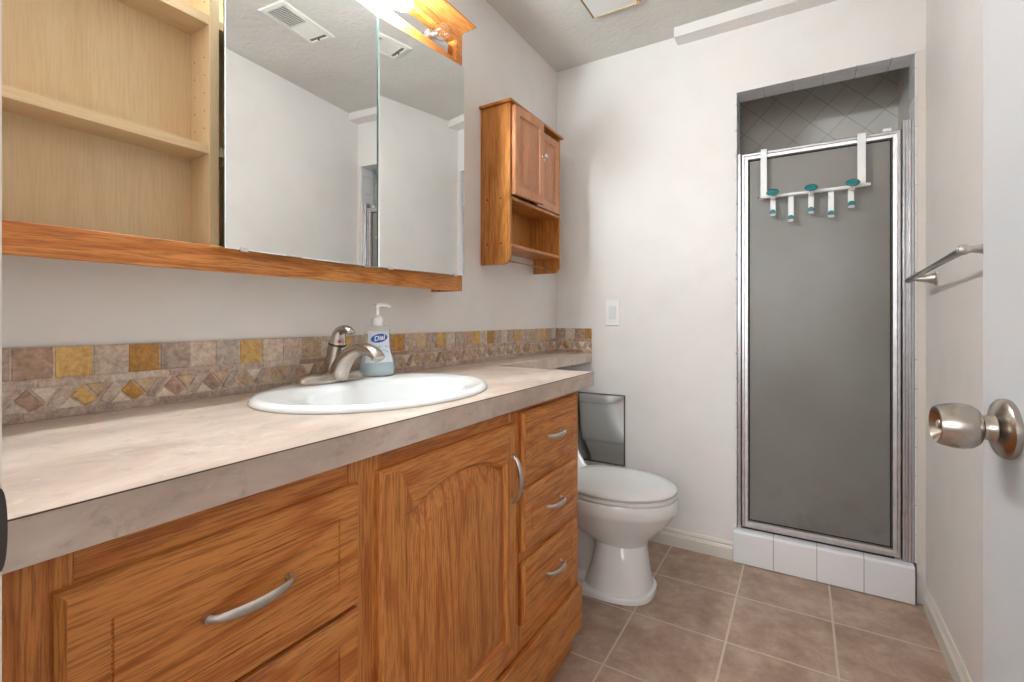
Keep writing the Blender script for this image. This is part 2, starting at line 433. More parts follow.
# over-door hook rack
root = thing('over_door_hook_rack', 'white plastic rack with teal knobs hanging over the top of the shower door', 'hook rack', (1.143, 2.285, 1.57))
YR = 2.290
def strap(x0, x1):
    def f(b):
        B(b, x0, x1, YR-0.0045, YR-0.001, 1.565, 1.7745); B(b, x0, x1, YR-0.0045, YS+0.028, 1.7705, 1.7745)
        B(b, x0, x1, YS+0.0245, YS+0.028, 1.72, 1.7745)
    return f
part('strap', strap(0.961, 0.985), whitep, root, bevel=0.001)
part('strap', strap(1.296, 1.3225), whitep, root, bevel=0.001)
YB = YR-0.011
part('cross_bar', lambda b: tube(b, catmull([(0.951,YB,1.567),(1.05,YB-0.002,1.566),(1.143,YB-0.002,1.566),(1.24,YB-0.002,1.567),(1.336,YB,1.570)],5), 0.0066), whitep, root, smooth=True)
for hx, hz in ((1.0077, 0), (1.1429, 0), (1.2785, 0)):
    def peg(b): 
        lathe(b, (hx, YB-0.004, 1.556), (0, -1, 0.5), [(0,0.009),(0.004,0.007),(0.020,0.0055),(0.028,0.007)], 16)
    part('peg', peg, whitep, root, smooth=True)
    def disc(b):
        c = Vector((hx, YB-0.030, 1.577)); ax = Vector((0,-0.95,1)).normalized(); a, q = frame_of(ax)
        pr = []
        for k in range(9):
            t = PI*k/8; pr.append((-0.0075*math.cos(t), 0.0235*math.sin(t)+1e-4))
        lathe(b, c, ax, pr, 28)
    part('knob', disc, teal, root, 'teal oval knob', smooth=True)
for hx, zb in ((1.0077,1.488),(1.0729,1.458),(1.1429,1.483),(1.2103,1.460),(1.2754,1.490)):
    def strip(b):
        pts = [(YR-0.002,1.566),(YR-0.002,zb+0.004),(YR-0.008,zb-0.003),(YR-0.016,zb-0.003),(YR-0.021,zb+0.003),(YR-0.023,zb+0.012)]
        for (y0,z0),(y1,z1) in zip(pts, pts[1:]):
            d = Vector((0,y1-y0,z1-z0)).normalized(); n_ = Vector((0,-d.z,d.y))*0.0014
            loft(b, [[Vector((x,y0,z0))-n_, Vector((x,y1,z1))-n_, Vector((x,y1,z1))+n_, Vector((x,y0,z0))+n_] for x in (hx-0.0095, hx+0.0095)])
    part('hook', strip, whitep, root)
    def tip(b):
        prof = [(hx+0.0125*math.cos(PI*k/10), 0.016*math.sin(PI*k/10)) for k in range(11)]
        loft(b, [[(x, y, zb+0.004+dz*1.0) for x, dz in prof] for y in (YR-0.0225, YR-0.0275)])
    part('hook_tip', tip, teal, root, 'teal half-round tip')

# ------------------------------------------------------------------ vanity cabinet
XF = 0.505; XD = 0.521; VY0, VY1 = 0.1265, 1.403
root = thing('vanity_cabinet', 'oak vanity cabinet with arched door and drawers under the long counter', 'vanity', (0.25, 0.76, 0))
def carc(b):
    B(b, 0.002, XF-0.018, VY0, VY0+0.016, 0.10, 0.8355)
    B(b, 0.002, XF-0.018, VY1-0.016, VY1, 0.10, 0.8355)
    B(b, 0.002, XF-0.018, VY0, VY1, 0.10, 0.116)
    B(b, 0.002, 0.008, VY0, VY1, 0.10, 0.8355)
part('carcass', carc, oak_v, root)
for y0, y1 in ((VY0, 0.178),(0.504,0.578),(0.985,1.050),(1.345,VY1)):
    part('face_frame_stile', lambda b: B(b, XF-0.018, XF, y0, y1, 0.10, 0.8355), oak_v, root, bevel=0.0008)
def ffh(b):
    for y0, y1 in ((0.178,0.504),(0.578,0.985),(1.050,1.345)):
        B(b, XF-0.0185, XF-0.0003, y0, y1, 0.785, 0.8355); B(b, XF-0.0185, XF-0.0003, y0, y1, 0.10, 0.30)
    for z in (0.598, 0.42): B(b, XF-0.0185, XF-0.0003, 0.178, 0.504, z-0.012, z+0.012)
    for z in (0.636, 0.452): B(b, XF-0.0185, XF-0.0003, 1.050, 1.345, z-0.03, z+0.03)
part('face_frame_rail', ffh, oak_h, root)
part('interior_panel', lambda b: B(b, XF-0.06, XF-0.05, VY0+0.02, VY1-0.02, 0.12, 0.83), oak_v, root)
part('bottom_board', lambda b: B(b, XF, XF+0.017, VY0, VY1-0.001, 0.0875, 0.2165), oak_h, root, bevel=0.004)
part('toe_kick', lambda b: B(b, 0.002, 0.485, VY0, VY1-0.003, 0, 0.0995), oak_h, root)
def rectloop(x, y0, y1, z0, z1): return [(x, y0, z0), (x, y1, z0), (x, y1, z1), (x, y0, z1)]
def front(y0, y1, z0, z1, border=0.036):
    """frame-and-field drawer front as concentric rings: outer bevel, flat frame, groove, raised field"""
    def f(b):
        L_ = []
        for ins, x in ((0, XF+0.0005), (0, XD-0.008), (0.007, XD), (border, XD), (border+0.0008, XD-0.0022), (border+0.0022, XD-0.0022), (border+0.0032, XD-0.0003)):
            L_.append(rectloop(x, y0+ins, y1-ins, z0+ins, z1-ins))
        loft(b, L_)
        for f_ in b.faces:
            f_.normal_update()
            cy_ = f_.calc_center_median().y
            if abs(f_.normal.y) > 0.5 and min(cy_-y0, y1-cy_) < 0.006: f_.material_index = 1
    return f
def pull(root_, c, length, vertical=False, ry=0.021):
    """arched bow pull; ends on the front, centre proud"""
    c = Vector(c)
    ax = Vector((0,0,1)) if vertical else Vector((0,1,0))
    pts = []; rad = []
    n = 14
    for i in range(n+1):
        t = -1+2*i/n
        pts.append(c + ax*(t*length/2) + Vector((0.004+ry*(1-t*t)**0.6, 0, 0)))
        w_ = 0.0046+0.0024*(1-t*t)
        rad.append((w_, 0.0034) if vertical else (w_, 0.0034))
    def f(b):
        # flat strap section: width across the arch plane
        side = Vector((0,1,0)) if vertical else Vector((0,0,1))
        loops = []
        for i, p in enumerate(pts):
            d = (pts[min(i+1, n)]-pts[max(i-1, 0)]).normalized(); nn = d.cross(side).normalized()
            w_, h_ = rad[i]
            loops.append([p+side*(w_*math.cos(2*PI*k/12))+nn*(h_*math.sin(2*PI*k/12)) for k in range(12)])
        loft(b, loops)
        for s in (-1, 1):
            lathe(b, c+ax*(s*(length/2-0.002))+Vector((0.0,0,0)), (1,0,0), [(0,0.0058),(0.007,0.0052)], 14)
    return part('handle', f, pull_m, root_, 'satin nickel bow handle', smooth='auto')
def drawer(y0, y1, z0, z1, border=0.034, hl_=0.105, hz=None):
    o = part('drawer', front(y0, y1, z0, z1, border), [oak_h, oak_v], root, smooth='auto')
    pull(o, (XD, (y0+y1)/2+0.003, hz or (z0+z1)/2), hl_)
    return o
drawer(0.1614, 0.5196, 0.606, 0.7947, 0.040, 0.108, 0.706)
drawer(0.1614, 0.5196, 0.428, 0.600, 0.040, 0.110)
drawer(0.1614, 0.5196, 0.236, 0.422, 0.040, 0.110)
drawer(1.034, 1.365, 0.652, 0.819, 0.040, 0.088)
drawer(1.034, 1.365, 0.468, 0.622, 0.040, 0.088)
drawer(1.034, 1.365, 0.286, 0.440, 0.040, 0.088)
# arched door
def archloop(x, y0, y1, z0, z1, rise, n=26):
    """rect with an arched top edge; z1 = top at the shoulders, rise = extra at the centre"""
    pts = [(x, y0, z0), (x, y1, z0)]
    for i in range(n+1):
        t = 1-2*i/n
        y = (y0+y1)/2 + t*(y1-y0)/2
        s = max(0.0, 1-(abs(t)/0.86)**2.0)
        pts.append((x, y, z1+rise*(s**0.8)))
    return pts
DY0, DY1, DZ0, DZ1 = 0.5635, 1.0001, 0.236, 0.801
def doorfn(b):
    n = 26
    def outer(x, ins):
        y0, y1, z0, z1 = DY0+ins, DY1-ins, DZ0+ins, DZ1-ins
        return [(x,y0,z0),(x,y1,z0)]+[(x, y1+(y0-y1)*i/n, z1) for i in range(n+1)]
    loft(b, [outer(XF+0.0005, 0), outer(XD-0.008, 0), outer(XD, 0.007),
             archloop(XD, DY0+0.054, DY1-0.044, DZ0+0.055, DZ1-0.088, 0.036),
             archloop(XD-0.007, DY0+0.058, DY1-0.048, DZ0+0.059, DZ1-0.092, 0.036),
             archloop(XD-0.0105, DY0+0.062, DY1-0.052, DZ0+0.063, DZ1-0.096, 0.036)], cap0=True, cap1=False)
    for f_ in b.faces:
        c = f_.calc_center_median(); f_.normal_update()
        f_.material_index = 1 if abs(f_.normal.z) > 0.6 else 0
        if DY0+0.054 < c.y < DY1-0.044 and (c.z > DZ1-0.11 or c.z < DZ0+0.056) : f_.material_index = 1
dr = part('door', doorfn, [oak_v, oak_h], root, smooth='auto')
def panelfn(b):
    loft(b, [archloop(XD-0.0105, DY0+0.062, DY1-0.052, DZ0+0.063, DZ1-0.096, 0.036),
             archloop(XD-0.008, DY0+0.068, DY1-0.058, DZ0+0.069, DZ1-0.102, 0.036),
             archloop(XD-0.002, DY0+0.092, DY1-0.082, DZ0+0.095, DZ1-0.130, 0.033),
             archloop(XD-0.001, DY0+0.095, DY1-0.085, DZ0+0.098, DZ1-0.133, 0.032)], cap0=False)
part('door_panel', panelfn, oak_v, dr, smooth='auto')
pull(dr, (XD, 0.977, 0.672), 0.108, True)

# ------------------------------------------------------------------ counter with narrow shelf over the toilet tank
root = thing('countertop', 'beige stone-look laminate countertop running along the left wall', 'countertop', (0.27, 0.79, 0.8357))
CZ, CB, CXF, CYE = 0.8805, 0.8357, 0.5305, 1.4749
def slab(b):
    pts = [(0.001, 0.1005), (CXF-0.001, 0.1005), (CXF-0.001, CYE-0.001), (0.17, CYE-0.001), (0.157, CYE+0.006), (0.156, CYE+0.02), (0.197, D-0.001), (0.001, D-0.001)]
    loft(b, [[(x, y, z) for x, y in pts] for z in (CB+0.003, CZ)])
slab_o = part('counter_slab', slab, lam, root)
def edge(b):
    pts = [(CXF-0.001, 0.1005), (CXF, 0.1005), (CXF, CYE), (0.17, CYE), (0.17, CYE-0.001), (CXF-0.001, CYE-0.001)]
    loft(b, [[(x, y, z) for x, y in pts] for z in (CB, CZ-0.0012)])
    pts = [(0.156, CYE+0.02), (0.197, D-0.001), (0.198, D-0.001), (0.157, CYE+0.019)]
    loft(b, [[(x, y, z) for x, y in pts] for z in (CB, CZ-0.0012)])
part('front_edge', edge, lam, root)
def seam(b):
    pts = [(CXF-0.0012, 0.1005), (CXF+0.0003, 0.1005), (CXF+0.0003, CYE+0.0003), (0.17, CYE+0.0003), (0.17, CYE-0.001), (CXF-0.0012, CYE-0.001)]
    loft(b, [[(x, y, z) for x, y in pts] for z in (CZ-0.0012, CZ+0.0002)])
part('edge_seam', seam, dark_edge, root, 'thin dark seam line')
# cut the sink hole
SX, SY, SA, SB = 0.256, 0.812, 0.291, 0.231
def cutter():
    b = bmesh.new(); n = 64
    loft(b, [[(SX+0.012+(SB-0.035)*math.cos(2*PI*i/n), SY+(SA-0.035)*math.sin(2*PI*i/n), z) for i in range(n)] for z in (0.80, 0.92)])
    me = bpy.data.meshes.new('cut'); bmesh.ops.recalc_face_normals(b, faces=b.faces[:]); b.to_mesh(me); b.free(); return bpy.data.objects.new('cut', me)
def bool_cut(o):
    c = cutter(); COL.objects.link(c)
    md = o.modifiers.new('cut', 'BOOLEAN'); md.operation = 'DIFFERENCE'; md.object = c; md.solver = 'EXACT'
    dg = bpy.context.evaluated_depsgraph_get(); me = bpy.data.meshes.new_from_object(o.evaluated_get(dg))
    o.modifiers.clear(); o.data = me; bpy.data.objects.remove(c)
bool_cut(slab_o)

# ------------------------------------------------------------------ stone backsplash
BT = 0.0085
cols = {'mauve': (186,164,150), 'pale': (205,184,166), 'gold': (214,172,104), 'ochre': (176,128,62), 'tan': (192,164,132), 'brown': (176,144,124), 'grey': (190,174,162), 'light': (216,200,184)}
def splash():
    b = bmesh.new(); cl = b.loops.layers.float_color.new('Col')
    def paint(fs, key):
        r, g, bb = cols[key]; j = random.uniform(0.93, 1.07)
        for f_ in fs:
            for lp in f_.loops: lp[cl] = (lin(min(r*j, 250)), lin(min(g*j, 250)), lin(min(bb*j, 250)), 1)
    def poly(P, key, wall):
        """P: (u, z) outline; extruded off the wall with a small chamfer"""
        cu = sum(p[0] for p in P)/len(P); cz = sum(p[1] for p in P)/len(P)
        def mp(u, z, t): return (t, u, z) if wall == 'L' else (u, D-t, z)
        def ins(k):
            out = []
            for u, z in P:
                du, dz = cu-u, cz-z; l_ = math.hypot(du, dz) or 1
                out.append((u+du/l_*k, z+dz/l_*k))
            return out
        n0 = len(b.faces)
        loft(b, [[mp(u, z, 0.004) for u, z in ins(0.0008)], [mp(u, z, BT-0.001) for u, z in ins(0.0010)], [mp(u, z, BT) for u, z in ins(0.0022)]], cap0=False)
        b.faces.ensure_lookup_table(); paint(b.faces[n0:], key)
    zb = CZ+0.0015; zt = 1.0055
    z_s1 = (zb+0.002, zb+0.013); z_p = (zb+0.0145, zb+0.054); z_s2 = (zb+0.0555, zb+0.0665); z_t = (zb+0.0685, zt-0.001)
    order = ['mauve','brown','gold','pale','ochre','mauve','pale','grey','gold','pale','mauve','tan','pale','gold','mauve','light','brown','ochre','pale','tan','mauve','gold','light']
    def run(u0, u1, wall, phase=0):
        # grout bed
        if wall == 'L': paint(B(b, 0.0005, 0.0065, u0, u1, CZ+0.0003, zt), 'pale')
        else: paint(B(b, u0, u1, D-0.0065, D-0.0005, CZ+0.0003, zt), 'pale')
        u = u0+(0.0-0.0)-((u0-0.2444) % 0.0532) if wall == 'L' else u0; k = phase
        k += 0
        while u < u1-0.003:
            a0, a1 = max(u, u0)+0.0008, min(u+0.0532, u1)-0.0008
            if a1-a0 > 0.006: poly([(a0, z_t[0]), (a1, z_t[0]), (a1, z_t[1]), (a0, z_t[1])], order[k % len(order)], wall)
            u += 0.0532; k += 1
        for zz in (z_s1, z_s2):
            u = u0 - random.uniform(0, 0.06)
            while u < u1-0.004:
                a0, a1 = max(u, u0)+0.0006, min(u+0.098, u1)-0.0006
                if a1-a0 > 0.005: poly([(a0, zz[0]), (a1, zz[0]), (a1, zz[1]), (a0, zz[1])], random.choice(['mauve','brown','mauve','grey']), wall)
                u += 0.099
        p = 0.0363; w_ = 0.0205; z0, z1 = z_p; k = 0; g = 0.0008
        u = 0.2535+0.0363*0.9 - 0.0726*4 if wall == 'L' else u0
        def clip(P):
            out = []
            n_ = len(P)
            for lo, s in ((u0, 1), (u1, -1)):
                src = P if lo == u0 else out; res = []
                for i in range(len(src)):
                    a, c = src[i], src[(i+1) % len(src)]
                    ia, ic = s*(a[0]-lo) >= 0, s*(c[0]-lo) >= 0
                    if ia: res.append(a)
                    if ia != ic:
                        t = (lo-a[0])/(c[0]-a[0]); res.append((lo, a[1]+t*(c[1]-a[1])))
                out = res
            return out
        while u < u1:
            gold = random.choice(['gold','ochre','tan','brown','tan'])
            PP = 2*p; hh = z1-z0
            def q(*v): return [(u+a_*PP, z0+c_*hh) for a_, c_ in v]
            for P, key in ((q((0.01,.16),(.19,0),(.55,1),(.29,1)), random.choice(['mauve','mauve','grey','brown'])),
                           (q((.455,.54),(.68,1),(.99,.26),(.75,0)), gold),
                           (q((.23,0),(.70,0),(.435,.48)), random.choice(['light','pale'])),
                           (q((.73,1),(1.25,1),(1.02,.30)), random.choice(['light','pale','tan']))):
                Q = clip(P)
                if len(Q) >= 3 and max(q[0] for q in Q)-min(q[0] for q in Q) > 0.004: poly(Q, key, wall)
            u += 2*p; k += 1
    run(0.101, D-0.0100, 'L', 21)
    run(0.0005, 0.198, 'R', 14)
    me_o = link('backsplash', b, stonem)
    return tag(me_o, 'tumbled stone tile backsplash band with zigzag row behind the sink', 'backsplash')
splash()

# ------------------------------------------------------------------ sink
root = thing('bathroom_sink', 'white oval drop-in porcelain sink set in the counter', 'sink', (SX, SY, CZ))
def sinkf(b):
    n = 72
    def el(cx_, bx, ay, z): return [(cx_+bx*math.cos(2*PI*i/n), SY+ay*math.sin(2*PI*i/n), z) for i in range(n)]
    z = CZ
    bx2, ay2, c2 = 0.150, 0.205, SX+0.035
    loft(b, [el(SX, SB-0.012, SA-0.012, z+0.0004), el(SX, SB, SA, z+0.0006), el(SX, SB+0.001, SA+0.001, z+0.004), el(SX, SB-0.004, SA-0.004, z+0.010),
             el(SX, SB-0.012, SA-0.012, z+0.0135), el(SX+0.004, SB-0.022, SA-0.022, z+0.013),
             el(SX+0.030, SB-0.058, SA-0.045, z+0.0105), el(c2, bx2, ay2, z+0.005), el(c2, bx2-0.008, ay2-0.008, z-0.006),
             el(c2, bx2-0.022, ay2-0.028, z-0.045), el(c2, bx2-0.045, ay2-0.065, z-0.09), el(c2, bx2-0.085, ay2-0.12, z-0.122),
             el(c2, 0.024, 0.024, z-0.132), el(c2, 0.022, 0.022, z-0.138)], cap0=False)
part('basin', sinkf, porc, root, smooth=True)
part('drain', lambda b: lathe(b, (SX+0.035, SY, CZ-0.1375), (0,0,1), [(0,0.021),(0.003,0.021),(0.004,0.016),(0.003,0.006)], 24), chrome, root, 'chrome drain', smooth=True)

# ------------------------------------------------------------------ faucet
FX, FY, FZ = 0.080, 0.822, CZ+0.0125
root = thing('sink_faucet', 'brushed nickel single-lever faucet on the back of the sink', 'faucet', (FX, FY, FZ))
def sup(cx_, cy_, bx, ay, z, e=2.0, n=40):
    out = []
    for i in range(n):
        t = 2*PI*i/n; c, s = math.cos(t), math.sin(t)
        out.append((cx_+bx*math.copysign(abs(c)**(2/e), c), cy_+ay*math.copysign(abs(s)**(2/e), s), z))
    return out
FB = FY-0.008
part('base_plate', lambda b: loft(b, [sup(FX,FB,0.029,0.100,FZ-0.001,2.6), sup(FX,FB,0.0298,0.1008,FZ+0.006,2.6), sup(FX,FB,0.028,0.098,FZ+0.014,2.6), sup(FX,FB,0.023,0.088,FZ+0.021,2.6), sup(FX,FB,0.013,0.068,FZ+0.026,2.6)]), nickel, root, smooth=True)
def body(b):
    tube(b, catmull([(FX-0.006,FY,FZ+0.010),(FX-0.005,FY,FZ+0.05),(FX+0.001,FY,FZ+0.08),(FX+0.008,FY,FZ+0.098)],5),
         [0.0245-0.004*min(1, i/8) for i in range(16)], 24)
part('body', body, nickel, root, smooth=True)
def spout(b):
    P = catmull([(FX+0.012,FY,FZ+0.012),(FX+0.026,FY,FZ+0.040),(FX+0.055,FY,FZ+0.070),(FX+0.100,FY,FZ+0.086),(FX+0.140,FY,FZ+0.079),(FX+0.160,FY,FZ+0.064)],6)
    n_ = len(P); R = []
    for i in range(n_):
        t = i/(n_-1); R.append((0.0275*(1-t)+0.0175*t, 0.026*(1-t)**1.3+0.0115*(1-(1-t)**1.3)))
    loops = []
    side = Vector((0,1,0))
    for i, p in enumerate(P):
        d = (P[min(i+1,n_-1)]-P[max(i-1,0)]).normalized(); nn = d.cross(side).normalized()
        loops.append([p+side*(R[i][0]*math.cos(2*PI*k/22))+nn*(R[i][1]*math.sin(2*PI*k/22)) for k in range(22)])
    loft(b, loops)
sp = part('spout', spout, nickel, root, smooth=True)
part('aerator', lambda b: lathe(b, (FX+0.148,FY,FZ+0.066), (0.15,0,-1), [(-0.006,0.0105),(0.006,0.0105),(0.007,0.008)], 20), nickel, sp, smooth='auto')
def lever(b):
    P = catmull([(FX+0.0075,FY,FZ+0.096),(FX+0.012,FY,FZ+0.114),(FX+0.022,FY,FZ+0.129),(FX+0.043,FY,FZ+0.135),(FX+0.062,FY,FZ+0.127)],6)
    n_ = len(P); side = Vector((0,1,0)); loops = []
    for i, p in enumerate(P):
        t = i/(n_-1); d = (P[min(i+1,n_-1)]-P[max(i-1,0)]).normalized(); nn = d.cross(side).normalized()
        ra = 0.0215*(1-t)+0.012*t; rb = 0.0215*(1-t)**1.1+0.0055*t
        loops.append([p+side*(ra*math.cos(2*PI*k/22))+nn*(rb*math.sin(2*PI*k/22)) for k in range(22)])
    loft(b, loops)
lv = part('lever', lever, nickel, root, smooth=True)
part('collar', lambda b: lathe(b, (FX+0.0075,FY,FZ+0.094), (0.35,0,1), [(0,0.0222),(0.003,0.0222)], 28), strikem, lv, 'dark seam ring', smooth='auto')
part('temperature_dot', lambda b: lathe(b, (FX+0.0255,FY-0.008,FZ+0.1015), (0.95,-0.25,0.1), [(0,0.0036),(0.0045,0.0036),(0.005,0.002)], 14), red, lv, 'red temperature dot', smooth=True)
part('lift_rod', lambda b: lathe(b, (FX-0.028,FY,FZ+0.012), (0,0,1), [(0,0.0025),(0.03,0.0025),(0.031,0.005),(0.038,0.0055),(0.041,0.003)], 14), nickel, root, smooth=True)

# ------------------------------------------------------------------ soap bottle
BX, BY, BZ = 0.088, 0.958, CZ+0.0125
root = thing('soap_bottle', 'clear pump bottle of pale blue hand soap on the sink rim', 'soap bottle', (BX, BY, BZ), 0)
MB = Matrix.Translation((BX,BY,BZ)) @ Matrix.Rotation(math.radians(-32), 4, 'Z') @ Matrix.Scale(1.12, 4)
def bsec(s, bx, ay, z): return [Vector(p) for p in sup(0, 0, bx, ay, z, 2.4, 36)]
def W3(fn):   # build in bottle-local space then move to the world
    def f(b):
        fn(b); b.transform(MB)
    return f
Bp = [(0.023,0.035,0.0),(0.027,0.0400,0.004),(0.0285,0.0420,0.018),(0.0275,0.0410,0.035),(0.0240,0.0360,0.054),(0.0215,0.032,0.072),(0.0205,0.031,0.095),(0.020,0.0305,0.118),(0.018,0.028,0.1235),(0.014,0.018,0.1265)]
part('bottle_body', W3(lambda b: loft(b, [bsec(0,x,y,z) for x,y,z in Bp])), clearp, root, smooth=True)
part('liquid_soap', W3(lambda b: loft(b, [bsec(0,x-0.0018,y-0.0018,z+(0.002 if i == 0 else 0)) for i,(x,y,z) in enumerate(Bp[:5])])), soapm, root, 'pale blue liquid', smooth=True)
def labelf(b):
    # curved front label following the body
    secs = [Bp[3], Bp[4], Bp[5], Bp[6], (0.0203,0.0308,0.112)]
    rows = []
    for x, y, z in secs:
        row = []
        for i in range(13):
            t = math.radians(-52+104*i/12); c, s = math.cos(t), math.sin(t)
            row.append(b.verts.new(((x+0.0006)*math.copysign(abs(c)**(2/2.4), c), (y+0.0006)*math.copysign(abs(s)**(2/2.4), s), z)))
        rows.append(row)
    for r0, r1 in zip(rows, rows[1:]):
        for i in range(12): b.faces.new((r0[i], r0[i+1], r1[i+1], r1[i]))
    pass
lab = part('label', W3(labelf), labelw, root, 'pale printed label', smooth=True)
def ovalf(b):
    n = 36
    def pt(r, k, dx):
        a = 2*PI*k/n; u = 0.0205*r*math.cos(a); v = 0.0105*r*math.sin(a)
        ca, sa = math.cos(0.18), math.sin(0.18)
        return (0.0216+dx - (u*u)*3.0, u*ca-v*sa, 0.095+u*sa+v*ca)
    c = [[b.verts.new(pt(r, k, 0.0006)) for k in range(n)] for r in (1.0, 0.66, 0.33)]
    for a_, d_ in zip(c, c[1:]):
        for k in range(n): b.faces.new((a_[k], a_[(k+1)%n], d_[(k+1)%n], d_[k]))
    b.faces.new(c[-1])
part('logo_oval', W3(ovalf), blue, lab, 'blue oval badge', smooth=True)
def textmesh(body, size, name, parent, material, xf):
    cu = bpy.data.curves.new(name, 'FONT'); cu.body = body; cu.size = size; cu.align_x = 'CENTER'; cu.align_y = 'CENTER'; cu.extrude = 0.0002
    cu.offset = size*0.02; cu.shear = 0.25
    o = bpy.data.objects.new(name, cu); COL.objects.link(o)
    dg = bpy.context.evaluated_depsgraph_get(); me = bpy.data.meshes.new_from_object(o.evaluated_get(dg)); bpy.data.objects.remove(o)
    me.transform(xf); me.materials.clear(); me.materials.append(material)
    for v in me.vertices:      # wrap the lettering round the bottle
        pass
    o = bpy.data.objects.new(name, me); COL.objects.link(o); o.parent = parent; o.matrix_parent_inverse = world_mat(parent).inverted(); return o
R_face = Matrix(((0,0,1,0.0222),(1,0,0,0),(0,1,0,0.095),(0,0,0,1)))
textmesh('Dial', 0.0165, 'logo_text', lab, whitep, MB @ R_face @ Matrix.Rotation(0.18, 4, 'Z'))
def swooshf(b):
    n = 12
    for k, (u0, z0, u1, z1, w_) in enumerate(((-0.02,0.055,0.022,0.074,0.005),(-0.01,0.050,0.024,0.060,0.004),(0.002,0.060,0.012,0.080,0.003))):
        rows = []
        for i in range(n+1):
            t = i/n; u = u0+(u1-u0)*t; z = z0+(z1-z0)*t+0.006*math.sin(PI*t); ww = w_*math.sin(PI*max(0.06, min(0.94, t)))
            xr = 0.0262-max(0, z-0.036)*0.12-(u*u)*5.5
            rows.append((b.verts.new((xr, u, z-ww)), b.verts.new((xr, u, z+ww))))
        for p, q in zip(rows, rows[1:]): b.faces.new((p[0], q[0], q[1], p[1]))
part('label_swoosh', W3(swooshf), lblue, lab, 'light blue splash print', smooth=True)
pm = part('pump', W3(lambda b: lathe(b, (0,0,0.125), (0,0,1), [(0,0.0145),(0.003,0.0150),(0.017,0.0146),(0.022,0.0125),(0.0255,0.0075),(0.027,0.0052),(0.046,0.0048),(0.0475,0.0072),(0.0535,0.0072),(0.0555,0.004)], 28)), whitep, root, 'white pump top', smooth='auto')
part('nozzle', W3(lambda b: tube(b, catmull([(-0.002,-0.006,0.1775),(0.004,0.009,0.1785),(0.008,0.022,0.177),(0.010,0.031,0.1735)],4), [0.0052]*4+[0.0046]*5+[0.0036]*4, 12)), whitep, pm, smooth=True)

# ------------------------------------------------------------------ medicine cabinet with mirror doors
MX = 0.12; MY0, MY1 = 0.105, 1.309
root = thing('medicine_cabinet', 'long wall cabinet with open maple shelves and mirror doors above the sink', 'medicine cabinet', (0.0, 0.7, 1.17))
MZ0, MZ1 = 1.165, 1.858
BK = 0.0465
for y0 in (MY1-0.020, MY0):
    part('side_panel', lambda b: B(b, 0.0, MX-0.018, y0, y0+0.018, 1.147, 1.873), oak_v, root)
part('back_panel', lambda b: B(b, BK-0.005, BK, MY0+0.018, MY1-0.020, MZ0+0.015, MZ1), map_v, root)
part('cabinet_floor', lambda b: B(b, 0.0, MX-0.018, MY0+0.018, MY1-0.020, MZ0+0.0, MZ0+0.014), map_h, root)
part('cabinet_top', lambda b: B(b, 0.0, MX-0.018, MY0+0.018, MY1-0.020, MZ1, MZ1+0.014), map_h, root)
for y0 in (0.4955, 0.905):
    part('divider', lambda b: B(b, BK, MX-0.0005, y0, y0+0.0172, MZ0+0.014, MZ1), map_v, root)
def shelfp(y0, y1, z): part('shelf', lambda b: B(b, BK, MX-0.004, y0, y1, z, z+0.017), map_h, root)
for z in (1.377, 1.631):
    shelfp(MY0+0.0185, 0.495, z); shelfp(0.5132, 0.9045, z); shelfp(0.9227, MY1-0.0205, z)
for z in (1.43, 1.465, 1.50, 1.68, 1.535, 1.57):
    for x in (0.062, 0.100): part('peg_hole', lambda b: lathe(b, (x, 0.4957, z), (0,-1,0), [(0,0.0014),(0.0005,0.0014)], 8), black, root, 'dark peg hole')
part('cable_clip', lambda b: lathe(b, (BK, 0.262, 1.200), (1,-0.5,0.1), [(0,0.0030),(0.005,0.0045),(0.010,0.001)], 10), black, root, 'small black clip')
part('bottom_rail', lambda b: B(b, MX-0.018, MX, MY0, MY1-0.024, 1.1475, 1.1975), oak_h, root, bevel=0.001)
part('face_stile', lambda b: B(b, MX-0.018, MX+0.0002, MY1-0.0238, MY1, 1.1475, 1.87), oak_v, root, bevel=0.001)
def mdoor(ya, xa, yb, xb, z0, z1, nm):
    """mirror door from (xa,ya) to (xb,yb); bevelled glass"""
    a = Vector((xa, ya, 0)); c = Vector((xb, yb, 0)); d = (c-a).normalized(); n_ = Vector((d.y, -d.x, 0)); Lg = (c-a).length
    def P(u, z, t): q = a+d*u+n_*t; return (q.x, q.y, z)
    t = 0.005; bv = 0.0022
    o = part('mirror_door', lambda b: loft(b, [[P(u, z, k) for u, z in ((i, z0+i), (Lg-i, z0+i), (Lg-i, z1-i), (i, z1-i))] for i, k in ((0, -t), (0, -0.0012))]), mir_edge, root, 'frameless mirror door')
    part('mirror_glass', lambda b: loft(b, [[P(u, z, k) for u, z in ((i, z0+i), (Lg-i, z0+i), (Lg-i, z1-i), (i, z1-i))] for i, k in ((0.0, -0.0011), (0.0012, 0.0))]), mirror, o)
    for u in (0.03, Lg-0.05):
        part('door_clip', lambda b: loft(b, [[P(uu, zz, kk) for uu, zz in ((u, z0-0.003), (u+0.016, z0-0.003), (u+0.016, z0+0.005), (u, z0+0.005))] for kk in (-0.006, 0.0012)]), chrome, o, 'small clip')
    return o
mdoor(0.5027, 0.1610, 0.9125, 0.1395, 1.190, 1.8645, 'a')
mdoor(0.9105, 0.1440, 1.2400, 0.1815, 1.1915, 1.8625, 'b')

